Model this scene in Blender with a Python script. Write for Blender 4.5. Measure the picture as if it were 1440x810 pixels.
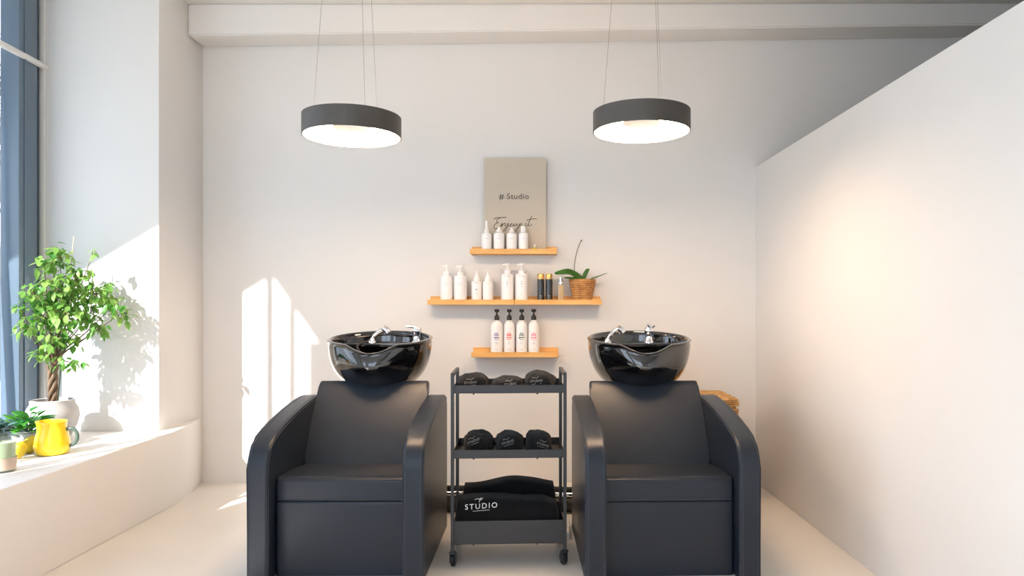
import bpy, bmesh, math, random
from mathutils import Vector, Matrix, Euler, noise
for o in list(bpy.data.objects): bpy.data.objects.remove(o)
S = bpy.context.scene; C = S.collection
R = math.radians; PI = math.pi
# ------------------------------------------------ camera, light, exposure
cd = bpy.data.cameras.new('camera'); cam = bpy.data.objects.new('camera', cd); C.objects.link(cam)
cam.location = (0, 0, 1.14); cam.rotation_euler = (R(90), 0, 0)
cd.lens = 25.0; cd.sensor_width = 36.0; cd.shift_x = -0.03125; cd.shift_y = 0.01875; cd.clip_start = 0.02
S.camera = cam
S.view_settings.view_transform = 'Standard'; S.view_settings.look = 'None'
S.view_settings.gamma = 1.0; S.view_settings.use_curve_mapping = False
S.view_settings.exposure = 0.0
LAMP_POWER = 54.0; CEILING_FILL = 15.0; SKY_STRENGTH = 3.9; SUN_POWER = 10.5
w = bpy.data.worlds.new('world'); S.world = w; w.use_nodes = True
nt = w.node_tree
tcw = nt.nodes.new('ShaderNodeTexCoord'); sp = nt.nodes.new('ShaderNodeSeparateXYZ'); rw = nt.nodes.new('ShaderNodeValToRGB')
nt.links.new(tcw.outputs['Generated'], sp.inputs[0]); nt.links.new(sp.outputs['Z'], rw.inputs[0])
rw.color_ramp.elements[0].position = 0.0; rw.color_ramp.elements[0].color = (0.80, 0.90, 1.0, 1)
rw.color_ramp.elements[1].position = 0.8; rw.color_ramp.elements[1].color = (0.42, 0.62, 1.0, 1)
nt.links.new(rw.outputs[0], nt.nodes['Background'].inputs[0]); nt.nodes['Background'].inputs[1].default_value = SKY_STRENGTH
sl = bpy.data.lights.new('sun', 'SUN'); sl.energy = SUN_POWER; sl.angle = R(0.6); sl.color = (1, 0.98, 0.96)
so = bpy.data.objects.new('sun', sl); C.objects.link(so)
so.rotation_euler = Vector((0.49, 1.0, -0.712)).to_track_quat('-Z', 'Y').to_euler(); so.location = (-4, -6, 5)

# ------------------------------------------------ materials
def lin(r, g, b):
    f = lambda c: (c/255/12.92) if c/255 <= 0.04045 else ((c/255+0.055)/1.055)**2.4
    return (f(r), f(g), f(b), 1)
def mat(name, col, rough=0.5, metal=0.0, var=0.0, scale=8.0, bump=0.0, bscale=60.0, coat=0.0, spec=0.5, sub=None, col2=None, stretch=None, trans=0.0, sheen=0.0, detail=4):
    m = bpy.data.materials.new(name); m.use_nodes = True
    t = m.node_tree; b = t.nodes['Principled BSDF']
    c = tuple(col) if len(col) == 4 else tuple(col)+(1,)
    b.inputs['Base Color'].default_value = c; b.inputs['Roughness'].default_value = rough; b.inputs['Metallic'].default_value = metal
    b.inputs['Specular IOR Level'].default_value = spec; b.inputs['Coat Weight'].default_value = coat
    b.inputs['Transmission Weight'].default_value = trans; b.inputs['Sheen Weight'].default_value = sheen
    if sub: b.inputs['Subsurface Weight'].default_value = sub; b.inputs['Subsurface Radius'].default_value = (0.01, 0.01, 0.005)
    tc = t.nodes.new('ShaderNodeTexCoord'); mp = t.nodes.new('ShaderNodeMapping')
    t.links.new(tc.outputs['Object'], mp.inputs[0])
    if stretch: mp.inputs['Scale'].default_value = stretch
    n = t.nodes.new('ShaderNodeTexNoise'); n.inputs['Scale'].default_value = scale; n.inputs['Detail'].default_value = detail
    t.links.new(mp.outputs[0], n.inputs['Vector'])
    r = t.nodes.new('ShaderNodeValToRGB')
    c2 = col2 if col2 else tuple(x*(1-var) for x in c[:3])+(1,)
    if len(c2) == 3: c2 = tuple(c2)+(1,)
    r.color_ramp.elements[0].position = 0.3; r.color_ramp.elements[1].position = 0.7
    r.color_ramp.elements[0].color = c2; r.color_ramp.elements[1].color = c
    t.links.new(n.outputs['Fac'], r.inputs[0]); t.links.new(r.outputs[0], b.inputs['Base Color'])
    if bump:
        n2 = t.nodes.new('ShaderNodeTexNoise'); n2.inputs['Scale'].default_value = bscale
        t.links.new(mp.outputs[0], n2.inputs['Vector'])
        bp = t.nodes.new('ShaderNodeBump'); bp.inputs['Strength'].default_value = bump; bp.inputs['Distance'].default_value = 0.004
        t.links.new(n2.outputs['Fac'], bp.inputs['Height']); t.links.new(bp.outputs[0], b.inputs['Normal'])
    return m
M = {}
M['wall'] = mat('wall_plaster', (0.80, 0.785, 0.76), 0.7, var=0.035, scale=1.6, bump=0.12, bscale=25, spec=0.25)
M['ceiling'] = mat('ceiling_paint', (0.80, 0.78, 0.745), 0.8, var=0.02, scale=1.5, spec=0.2)
M['floor'] = mat('floor_microcement', (0.73, 0.695, 0.64), 0.42, var=0.07, scale=1.8, bump=0.04, bscale=12, spec=0.4)
M['leather'] = mat('dark_leatherette', (0.011, 0.0175, 0.029), 0.38, var=0.1, scale=6, bump=0.10, bscale=420, spec=0.42)
M['thread'] = mat('seam_thread', (0.035, 0.042, 0.056), 0.5)
M['bowl'] = mat('black_gloss_ceramic', (0.004, 0.004, 0.005), 0.03, coat=1.0, spec=0.7)
M['chrome'] = mat('chrome', (0.82, 0.82, 0.84), 0.08, metal=1)
M['shade'] = mat('lamp_shade_grey', (0.078, 0.070, 0.062), 0.45, var=0.05)
M['wire'] = mat('steel_wire', (0.35, 0.33, 0.31), 0.4, metal=0.6)
M['whitemetal'] = mat('white_metal', (0.85, 0.85, 0.83), 0.4)
M['trolley'] = mat('anthracite_metal', (0.030, 0.032, 0.035), 0.42, var=0.05, scale=20, spec=0.5)
M['rubber'] = mat('black_rubber', (0.012, 0.012, 0.013), 0.55)
M['towel'] = mat('black_terry', (0.007, 0.007, 0.008), 0.95, var=0.3, scale=60, bump=0.7, bscale=500, spec=0.15, sheen=0.12)
M['pine'] = mat('pine_wood', lin(240, 190, 116), 0.5, col2=lin(220, 160, 84), scale=5, stretch=(1, 8, 14), bump=0.05, bscale=20)
M['bottle'] = mat('white_plastic', (0.92, 0.91, 0.90), 0.3, var=0.02, sub=0.1)
M['bottle_grey'] = mat('label_grey', (0.35, 0.36, 0.38), 0.5)
M['pumpblack'] = mat('pump_black', (0.012, 0.011, 0.011), 0.35)
M['purple'] = mat('label_purple', lin(120, 100, 160), 0.5); M['red'] = mat('label_red', lin(225, 90, 90), 0.5)
M['teal'] = mat('label_dark_teal', lin(60, 90, 88), 0.5); M['pink'] = mat('label_pink', lin(235, 120, 160), 0.5)
M['paleblue'] = mat('label_pale_blue', lin(165, 190, 205), 0.5)
M['gold'] = mat('gold_cap', lin(222, 178, 110), 0.25, metal=0.8)
M['blackglass'] = mat('black_glass', (0.012, 0.012, 0.013), 0.12, coat=0.5)
M['amber'] = mat('beige_liquid_glass', lin(196, 168, 125), 0.12, coat=0.5)
M['poster'] = mat('poster_board', lin(204, 192, 174), 0.6, var=0.03, scale=3)
M['ink'] = mat('dark_lettering', lin(62, 56, 52), 0.5)
M['grey_thread'] = mat('thin_embroidery', (0.30, 0.30, 0.30), 0.7)
M['white_thread'] = mat('white_embroidery', (0.8, 0.8, 0.8), 0.7)
M['frame'] = mat('blue_grey_frame', lin(102, 120, 136), 0.3, var=0.08, scale=3, stretch=(1, 1, 0.3), spec=0.6)
M['frame_dark'] = mat('blue_grey_frame_rebate', lin(74, 88, 104), 0.35)
M['white_paint'] = mat('white_paint', (0.78, 0.76, 0.72), 0.5)
M['potwhite'] = mat('white_glazed_pot', (0.50, 0.485, 0.475), 0.45, var=0.12, scale=4)
M['soil'] = mat('soil', (0.06, 0.04, 0.03), 0.95, var=0.5, scale=80, bump=0.8, bscale=120)
M['bark'] = mat('bark', lin(150, 124, 98), 0.8, col2=lin(96, 74, 56), scale=30, stretch=(1, 1, 0.2), bump=0.5, bscale=80)
M['stake'] = mat('bamboo_stake', lin(200, 190, 165), 0.6)
M['stake_green'] = mat('green_stake', lin(40, 66, 52), 0.5)
M['lemon'] = mat('lemon_skin', lin(228, 196, 30), 0.45, col2=lin(190, 170, 40), scale=18, bump=0.3, bscale=200)
M['jug'] = mat('yellow_glaze', lin(252, 220, 40), 0.25, col2=lin(244, 204, 36), scale=9, coat=0.3)
M['jug_handle'] = mat('grey_green_glaze', lin(84, 104, 92), 0.35)
M['wax'] = mat('candle_wax', lin(206, 222, 186), 0.45); M['label_brown'] = mat('candle_label', lin(214, 194, 174), 0.6, var=0.2, scale=25)
M['orchid'] = mat('orchid_leaf', lin(96, 150, 62), 0.35, col2=lin(60, 112, 42), scale=6)
M['twig'] = mat('green_brown_stem', lin(110, 104, 66), 0.6)
M['bark_out'] = mat('bare_tree_bark', lin(120, 112, 100), 0.9)
M['grass'] = mat('pale_paving', lin(176, 176, 172), 0.95, col2=lin(156, 160, 150), scale=2)
M['blocker'] = mat('sun_blocker_finish', lin(205, 200, 190), 0.8)  # finish of the added sun-blocking slab
M['powerstrip'] = mat('white_power_plastic', (0.75, 0.74, 0.72), 0.4)

def leafmat(name, c1, c2, tr=0.45):
    m = mat(name, c1, 0.38, col2=c2, scale=3.0, spec=0.5)
    t = m.node_tree; b = t.nodes['Principled BSDF']; out = t.nodes['Material Output']
    geo = t.nodes.new('ShaderNodeNewGeometry'); 
    tl = t.nodes.new('ShaderNodeBsdfTranslucent'); mx = t.nodes.new('ShaderNodeMixShader'); mx.inputs[0].default_value = tr
    r = [n for n in t.nodes if n.type == 'VALTORGB'][0]
    mul = t.nodes.new('ShaderNodeMix'); mul.data_type = 'RGBA'; mul.blend_type = 'MIX'
    # per-leaf colour
    t.links.new(geo.outputs['Random Per Island'], mul.inputs[0])
    mul.inputs[6].default_value = c1; mul.inputs[7].default_value = c2
    t.links.new(mul.outputs[2], b.inputs['Base Color']); t.links.new(mul.outputs[2], tl.inputs[0])
    t.links.new(b.outputs[0], mx.inputs[1]); t.links.new(tl.outputs[0], mx.inputs[2]); t.links.new(mx.outputs[0], out.inputs[0])
    return m
M['ficus'] = leafmat('ficus_leaf', lin(165, 200, 105), lin(66, 138, 52), 0.42)
M['succulent'] = leafmat('bright_plant_leaf', lin(96, 175, 50), lin(40, 120, 50), 0.3)
M['bluegreen'] = leafmat('blue_green_leaf', lin(80, 120, 110), lin(40, 88, 66), 0.25)

def glassmat(name, tint=(1, 1, 1, 1), gl=0.06):
    m = bpy.data.materials.new(name); m.use_nodes = True; t = m.node_tree
    for n in list(t.nodes):
        if n.type == 'BSDF_PRINCIPLED': t.nodes.remove(n)
    tr = t.nodes.new('ShaderNodeBsdfTransparent'); tr.inputs[0].default_value = tint
    g = t.nodes.new('ShaderNodeBsdfGlossy'); g.inputs['Roughness'].default_value = 0.02
    mx = t.nodes.new('ShaderNodeMixShader'); mx.inputs[0].default_value = gl
    t.links.new(tr.outputs[0], mx.inputs[1]); t.links.new(g.outputs[0], mx.inputs[2]); t.links.new(mx.outputs[0], t.nodes['Material Output'].inputs[0])
    return m
M['glass'] = glassmat('window_glass'); M['glass_jar'] = glassmat('jar_glass', (0.93, 0.95, 0.92, 1), 0.1)
def emit(name, col, s):
    m = bpy.data.materials.new(name); m.use_nodes = True; b = m.node_tree.nodes['Principled BSDF']
    b.inputs['Base Color'].default_value = (0.8, 0.8, 0.8, 1)
    b.inputs['Emission Color'].default_value = col; b.inputs['Emission Strength'].default_value = s
    return m
M['led'] = emit('led_diffuser', (1.0, 0.68, 0.43, 1), LAMP_POWER)
M['ceiling_fill'] = emit('ceiling_fill_glow', (1.0, 0.68, 0.43, 1), CEILING_FILL)  # added upward glow that brightens the ceiling
# wicker: bands woven, procedural
def wicker(name, c1, c2, sx, sz):
    m = mat(name, c1, 0.7, col2=c2, scale=30, bump=0)
    t = m.node_tree; b = t.nodes['Principled BSDF']
    tc = t.nodes.new('ShaderNodeTexCoord'); wv = t.nodes.new('ShaderNodeTexWave'); wv.bands_direction = 'Z'
    wv.inputs['Scale'].default_value = sz; wv.inputs['Distortion'].default_value = 2.5; wv.inputs['Detail Scale'].default_value = sx
    t.links.new(tc.outputs['Object'], wv.inputs[0])
    bp = t.nodes.new('ShaderNodeBump'); bp.inputs['Strength'].default_value = 0.8; bp.inputs['Distance'].default_value = 0.006
    t.links.new(wv.outputs['Fac'], bp.inputs['Height']); t.links.new(bp.outputs[0], b.inputs['Normal'])
    return m
M['wicker'] = wicker('wicker_cane', lin(232, 190, 122), lin(150, 100, 50), 3, 14)
M['seagrass'] = wicker('pot_seagrass', lin(214, 158, 96), lin(168, 112, 60), 2, 25)

# ------------------------------------------------ builders
def tag(o, label=None, cat=None, group=None, kind=None):
    if label: o['label'] = label
    if cat: o['category'] = cat
    if group: o['group'] = group
    if kind: o['kind'] = kind
    return o
def empty(name, label, cat, loc=(0, 0, 0), rz=0, group=None):
    o = bpy.data.objects.new(name, None); C.objects.link(o); o.location = loc; o.rotation_euler = (0, 0, rz); o.empty_display_size = 0.05
    return tag(o, label, cat, group)
def obj(name, bm, m, parent=None, loc=(0, 0, 0), rot=(0, 0, 0), smooth=35):
    bmesh.ops.recalc_face_normals(bm, faces=bm.faces)
    if smooth:
        for f in bm.faces: f.smooth = True
        lim = R(smooth)
        for e in bm.edges:
            if len(e.link_faces) == 2: e.smooth = e.calc_face_angle(0) < lim
    me = bpy.data.meshes.new(name); bm.to_mesh(me); bm.free()
    me.materials.append(m if not isinstance(m, str) else M[m])
    o = bpy.data.objects.new(name, me); C.objects.link(o); o.location = loc; o.rotation_euler = rot
    if name in ('armrest', 'seat', 'backrest', 'front_panel', 'side_frame', 'body', 'board', 'housing'):
        wm = o.modifiers.new('wn', 'WEIGHTED_NORMAL'); wm.keep_sharp = True; wm.weight = 100
    if parent: o.parent = parent
    return o
def struct(name, bm, m, loc=(0, 0, 0), parent=None):
    o = obj(name, bm, m, parent, loc)
    if not parent: o['kind'] = 'structure'
    return o
def NB(): return bmesh.new()
def box(bm, x0, x1, y0, y1, z0, z1, bev=0.0, seg=2):
    r = bmesh.ops.create_cube(bm, size=1)
    vs = r['verts']
    for v in vs:
        v.co = Vector((x0+(v.co.x+.5)*(x1-x0), y0+(v.co.y+.5)*(y1-y0), z0+(v.co.z+.5)*(z1-z0)))
    if bev:
        es = list({e for v in vs for e in v.link_edges})
        bmesh.ops.bevel(bm, geom=es, offset=bev, segments=seg, profile=0.5, affect='EDGES')
    return bm
def prism(bm, pts, axis, a0, a1, bev=0.0, seg=2):
    def P(p, a):
        if axis == 'x': return (a, p[0], p[1])
        if axis == 'y': return (p[0], a, p[1])
        return (p[0], p[1], a)
    va = [bm.verts.new(P(p, a0)) for p in pts]; vb = [bm.verts.new(P(p, a1)) for p in pts]
    fa = bm.faces.new(va); fb = bm.faces.new(vb[::-1]); n = len(pts)
    sides = [bm.faces.new((va[i], va[(i+1) % n], vb[(i+1) % n], vb[i])) for i in range(n)]
    if bev:
        es = list(set(fa.edges) | set(fb.edges))
        bmesh.ops.bevel(bm, geom=es, offset=bev, segments=seg, profile=0.5, affect='EDGES')
    return bm
def lathe(bm, prof, seg=48, c=(0, 0), sx=1, sy=1, close=True):
    rings = []
    for r, z in prof:
        if r < 1e-6: rings.append([bm.verts.new((c[0], c[1], z))])
        else: rings.append([bm.verts.new((c[0]+r*sx*math.cos(2*PI*i/seg), c[1]+r*sy*math.sin(2*PI*i/seg), z)) for i in range(seg)])
    for a, b in zip(rings[:-1], rings[1:]):
        for i in range(seg):
            j = (i+1) % seg
            if len(a) == 1 and len(b) == 1: continue
            if len(a) == 1: bm.faces.new((a[0], b[i], b[j]))
            elif len(b) == 1: bm.faces.new((a[i], a[j], b[0]))
            else: bm.faces.new((a[i], a[j], b[j], b[i]))
    return bm
def tube(bm, pts, r, seg=8, closed=False, caps=True):
    pts = [Vector(p) for p in pts]; n = len(pts); rings = []
    rr = r if isinstance(r, (list, tuple)) else [r]*n
    up = Vector((0, 0, 1)); prev = None
    for i, p in enumerate(pts):
        if closed: t = pts[(i+1) % n]-pts[i-1]
        else: t = pts[min(i+1, n-1)]-pts[max(i-1, 0)]
        t.normalize()
        if prev is None:
            a = t.cross(up)
            if a.length < 1e-3: a = t.cross(Vector((1, 0, 0)))
        else:
            a = prev - t*prev.dot(t)
            if a.length < 1e-4: a = t.cross(up)
        a.normalize(); prev = a; b = t.cross(a)
        rings.append([bm.verts.new(p+(a*math.cos(2*PI*k/seg)+b*math.sin(2*PI*k/seg))*rr[i]) for k in range(seg)])
    rng = n if closed else n-1
    for i in range(rng):
        A = rings[i]; B = rings[(i+1) % n]
        for k in range(seg): bm.faces.new((A[k], A[(k+1) % seg], B[(k+1) % seg], B[k]))
    if caps and not closed:
        bm.faces.new(rings[0][::-1]); bm.faces.new(rings[-1])
    return bm
def catmull(pts, n=6):
    pts = [Vector(p) for p in pts]; out = []
    P = [pts[0]]+pts+[pts[-1]]
    for i in range(1, len(P)-2):
        for k in range(n):
            t = k/n; a, b, c, d = P[i-1], P[i], P[i+1], P[i+2]
            out.append(0.5*((2*b)+(c-a)*t+(2*a-5*b+4*c-d)*t*t+(3*b-a-3*c+d)*t**3))
    out.append(pts[-1]); return out
def text_bm(body, size, extrude=0.0006, spacing=1.0, bold=0.0):
    cu = bpy.data.curves.new('t', 'FONT'); cu.body = body; cu.size = size; cu.extrude = extrude; cu.align_x = 'CENTER'; cu.align_y = 'CENTER'
    cu.space_character = spacing; cu.offset = bold; cu.resolution_u = 3
    ob = bpy.data.objects.new('t', cu); C.objects.link(ob)
    dg = bpy.context.evaluated_depsgraph_get(); me = bpy.data.meshes.new_from_object(ob.evaluated_get(dg))
    bm = NB(); bm.from_mesh(me); bpy.data.objects.remove(ob); bpy.data.curves.remove(cu); bpy.data.meshes.remove(me)
    for v in bm.verts: v.co = Vector((v.co.x, -v.co.z, v.co.y))     # stand upright, facing -y
    return bm
def marks_bm(rows, wd, R_, rnd):
    """small printed rows of broken marks wrapped on a round bottle; rows=(z, height, width)"""
    bm = NB()
    for z, h, wdt in rows:
        x = -wdt/2
        while x < wdt/2:
            l = min(rnd.uniform(0.0022, 0.005), wdt/2-x+0.0005)
            box(bm, x, x+l, -R_-0.0006, -R_+0.002, z-h/2*rnd.uniform(.6, 1), z+h/2*rnd.uniform(.6, 1))
            x += l+rnd.uniform(0.0008, 0.0018)
    for v in bm.verts:
        d = -v.co.y-R_; a = v.co.x/R_
        v.co = Vector((math.sin(a)*(R_+d), -math.cos(a)*(R_+d), v.co.z))
    return bm

# ================================================ SETTING
ZB = 4.63
bm = NB(); box(bm, -3.0, 4.2, -2.3, 5.0, -0.12, 0.0); struct('floor', bm, 'floor')
bm = NB(); box(bm, -2.93, 4.2, -2.3, 5.0, 3.03, 3.2); struct('ceiling', bm, 'ceiling')
bm = NB(); box(bm, -3.2, 4.2, ZB, ZB+0.2, 0, 3.03); struct('wall_back', bm, 'wall')
# left wall: solid pier behind the window, parapet below it, header-less opening
bm = NB(); box(bm, -3.0, -2.22, 4.10, ZB, 0, 3.03, 0.006); struct('wall_left', bm, 'wall')
bm = NB(); prism(bm, [(-3.0, -2.3), (-2.13, -2.3), (-2.13, 4.10), (-2.142, 4.22), (-2.17, 4.38), (-2.222, 4.60), (-2.3, 4.60), (-2.3, 4.101), (-3.0, 4.101)], 'z', 0, 0.425, 0.008)
o = struct('trim_1', bm, 'wall'); o['label'] = 'low plaster parapet carrying the window sill'
bm = NB(); box(bm, -3.0, -2.22, 1.15, 1.60, 0.425, 3.03); box(bm, -3.0, -2.22, -2.3, -1.9, 0.425, 3.03); box(bm, -3.0, -2.22, -1.9, 1.15, 2.55, 3.03); struct('wall_left_near', bm, 'wall')  # header over the added window keeps direct sun off the left chair
# ceiling beam on the back wall, its underside rising slightly to the right
bm = NB()
x0, x1 = -2.22, 4.1
vs = [bm.verts.new(p) for p in [(x0, 4.43, 2.833), (x1, 4.41, 2.91), (x1, ZB, 2.91), (x0, ZB, 2.833), (x0, 4.43, 3.03), (x1, 4.41, 3.03), (x1, ZB, 3.03), (x0, ZB, 3.03)]]
for f in [(0, 1, 2, 3), (4, 5, 6, 7), (0, 1, 5, 4), (1, 2, 6, 5), (2, 3, 7, 6), (3, 0, 4, 7)]: bm.faces.new([vs[i] for i in f])
bmesh.ops.bevel(bm, geom=list(bm.edges), offset=0.008, segments=2, affect='EDGES')
struct('trim_2', bm, 'ceiling')
# right partition, lower than the ceiling
bm = NB(); prism(bm, [(1.378, ZB), (1.45, 1.2), (1.52, -2.3), (1.64, -2.3), (1.57, 1.2), (1.498, ZB)], 'z', 0, 2.055, 0.006); struct('wall_right', bm, 'wall')
# far right wall of the room beyond the partition
bm = NB(); box(bm, 4.1, 4.3, -2.3, 5.0, 0, 3.03); struct('wall_far_right', bm, 'wall')
# shop front behind the camera, unseen; openings invented to let daylight in from the left
bm = NB()
box(bm, -3.0, -2.35, -2.45, -2.3, 0, 3.03); box(bm, -0.1, 4.2, -2.45, -2.3, 0, 3.03); box(bm, -2.35, 1.2, -2.45, -2.3, 2.85, 3.03); box(bm, -2.35, 1.2, -2.45, -2.3, 0, 0.25)
box(bm, -1.3, -1.22, -2.45, -2.3, 0.25, 2.85)
struct('wall_front', bm, 'wall')
# window
wn = bpy.data.objects.new('window_1', None); C.objects.link(wn); wn['kind'] = 'structure'; wn.location = (-2.9, 3.0, 0.425)
def wpart(name, bm, m):
    for v in bm.verts: v.co -= Vector((-2.9, 3.0, 0.425))
    return obj(name, bm, m, wn)
bm = NB()
box(bm, -2.99, -2.90, 4.03, 4.10, 0.425, 3.03, 0.004); box(bm, -2.99, -2.90, 1.60, 1.66, 0.425, 3.03, 0.004)
box(bm, -2.99, -2.90, 1.66, 4.03, 0.425, 0.49, 0.004)
wpart('window_frame', bm, 'frame_dark')
bm = NB()
box(bm, -2.98, -2.875, 3.895, 4.035, 0.47, 3.03, 0.006); box(bm, -2.985, -2.868, 3.93, 3.94, 0.47, 3.03)
wpart('sash_stile', bm, 'frame')
for yy in (2.30, 2.00):
    bm = NB(); box(bm, -2.94, -2.90, yy, yy+0.03, 0.45, 3.03, 0.004); wpart('mullion', bm, 'frame')
bm = NB(); tube(bm, [(-2.872, 4.098, 2.522), (-2.872, 3.2, 2.552)], 0.018, 8); wpart('transom_bar', bm, 'white_paint')
bm = NB(); box(bm, -2.905, -2.87, 4.085, 4.10, 0.425, 3.03, 0.002); wpart('edge_bead', bm, 'white_paint')
bm = NB(); box(bm, -2.955, -2.95, 1.66, 3.90, 0.49, 3.03); wpart('glass_pane', bm, 'glass')
bm = NB(); prism(bm, [(-2.97, 0.5), (-2.93, 0.5), (-3.03, 2.5), (-3.07, 2.5)], 'y', 3.80, 3.828, 0.003); wpart('open_casement', bm, 'frame')
bm = NB()
for yy in (-1.9, -0.4, 1.08): box(bm, -2.99, -2.90, yy, yy+0.07, 0.425, 2.55, 0.004)
box(bm, -2.99, -2.90, -1.9, 1.15, 0.425, 0.49, 0.004); w2 = struct('added_window', bm, 'frame')  # unseen window, added to bring skylight onto chairs and basins
# outside: unseen slab added to shape the sun patch, ground, bare tree, pavement
bm = NB(); prism(bm, [(-3.0, 3.19), (-3.0, 3.25), (-4.1, 2.60), (-4.1, 2.54)], 'y', 2.05, 3.95, 0.01); o = struct('sun_blocker', bm, 'blocker')
o['label'] = 'unseen slab outside the window, added to cut the sunlight'
bm = NB(); box(bm, -40, -3.2, -20, 60, -0.35, -0.15); o = struct('ground_outside', bm, 'grass')
def bare_tree(x, y, h, seed, label):
    rnd = random.Random(seed); bm = NB()
    def br(p, d, l, r, lev):
        pts = [p]; q = p.copy(); dd = d.copy()
        for k in range(4):
            dd = (dd+Vector((rnd.uniform(-.25, .25), rnd.uniform(-.25, .25), rnd.uniform(-.1, .2)))).normalized(); q = q+dd*l/4; pts.append(q.copy())
        tube(bm, pts, [r*(1-0.12*k) for k in range(5)], 5, caps=False)
        if lev < 4:
            for k in range(4 if lev else 6):
                i = rnd.choice([2, 3, 4]); nd = (dd+Vector((rnd.uniform(-1, 1), rnd.uniform(-1, 1), rnd.uniform(-.2, .8)))*.9).normalized()
                br(pts[i], nd, l*rnd.uniform(.5, .75), r*.5, lev+1)
    br(Vector((0, 0, -0.15)), Vector((0, 0, 1)), h*.45, 0.16, 0)
    o = obj('bare_tree', bm, 'bark_out', loc=(x, y, 0)); return tag(o, label, 'tree')
bare_tree(-9.6, 12.6, 7.5, 3, 'bare branched tree seen through the window glass')

# ================================================ WASH CHAIRS
def bowl_bm():
    bm = NB(); NA = 96; RX, RY = 0.270, 0.255
    def rimz(a):      # a=0 at front (-y)
        t = math.cos(a)
        z = 0.240-0.028*t
        d = abs((a+PI) % (2*PI)-PI)
        if d < 0.52: z -= 0.040*(0.5+0.5*math.cos(PI*d/0.52))**0.6
        return z
    def bulge(a, f):  # neck rest swells inward below the lip
        d = abs((a+PI) % (2*PI)-PI)
        return (0.5+0.5*math.cos(PI*d/0.62))**0.7*f if d < 0.62 else 0
    rings = []
    prof = []
    n = 22
    for i in range(n+1):
        t = i/n
        prof.append(('o', t))
    rows = []
    def ring(fn):
        r = []
        for k in range(NA):
            a = 2*PI*k/NA; x, y, z = fn(a); r.append(bm.verts.new((x, y, z)))
        rows.append(r)
    for i in range(n+1):
        t = i/n
        def fn(a, t=t):
            s = (1-(1-t)**2.3)**(1/2.3) if t > 0 else 0.0
            s = 0.46+0.54*(1-(1-t)**2.1)**0.62
            z = rimz(a)*t**1.15
            b = bulge(a, 1)*math.sin(PI*min(1, max(0, (t-0.25)/0.75)))*0.026
            rr = s*(1+b/0.27)
            return (rr*RX*math.sin(a), -rr*RY*math.cos(a), z)
        ring(fn)
    for da, dz in ((0.004, 0.006), (-0.002, 0.011), (-0.010, 0.012), (-0.016, 0.006)):
        ring(lambda a, da=da, dz=dz: ((RX+da)*math.sin(a), -(RY+da)*math.cos(a), rimz(a)+dz))
    for i in range(1, 15):
        t = i/14
        def fn(a, t=t):
            s = (1-t**2.2)**0.5*0.93 if t < 1 else 0.0
            s = max(s, 0.05)
            z = rimz(a)*(1-t)+0.035*t
            return (s*RX*math.sin(a), -s*RY*math.cos(a), z)
        ring(fn)
    for A, B in zip(rows[:-1], rows[1:]):
        for k in range(NA): bm.faces.new((A[k], A[(k+1) % NA], B[(k+1) % NA], B[k]))
    bm.faces.new(rows[0][::-1]); bm.faces.new(rows[-1])
    return bm
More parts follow.
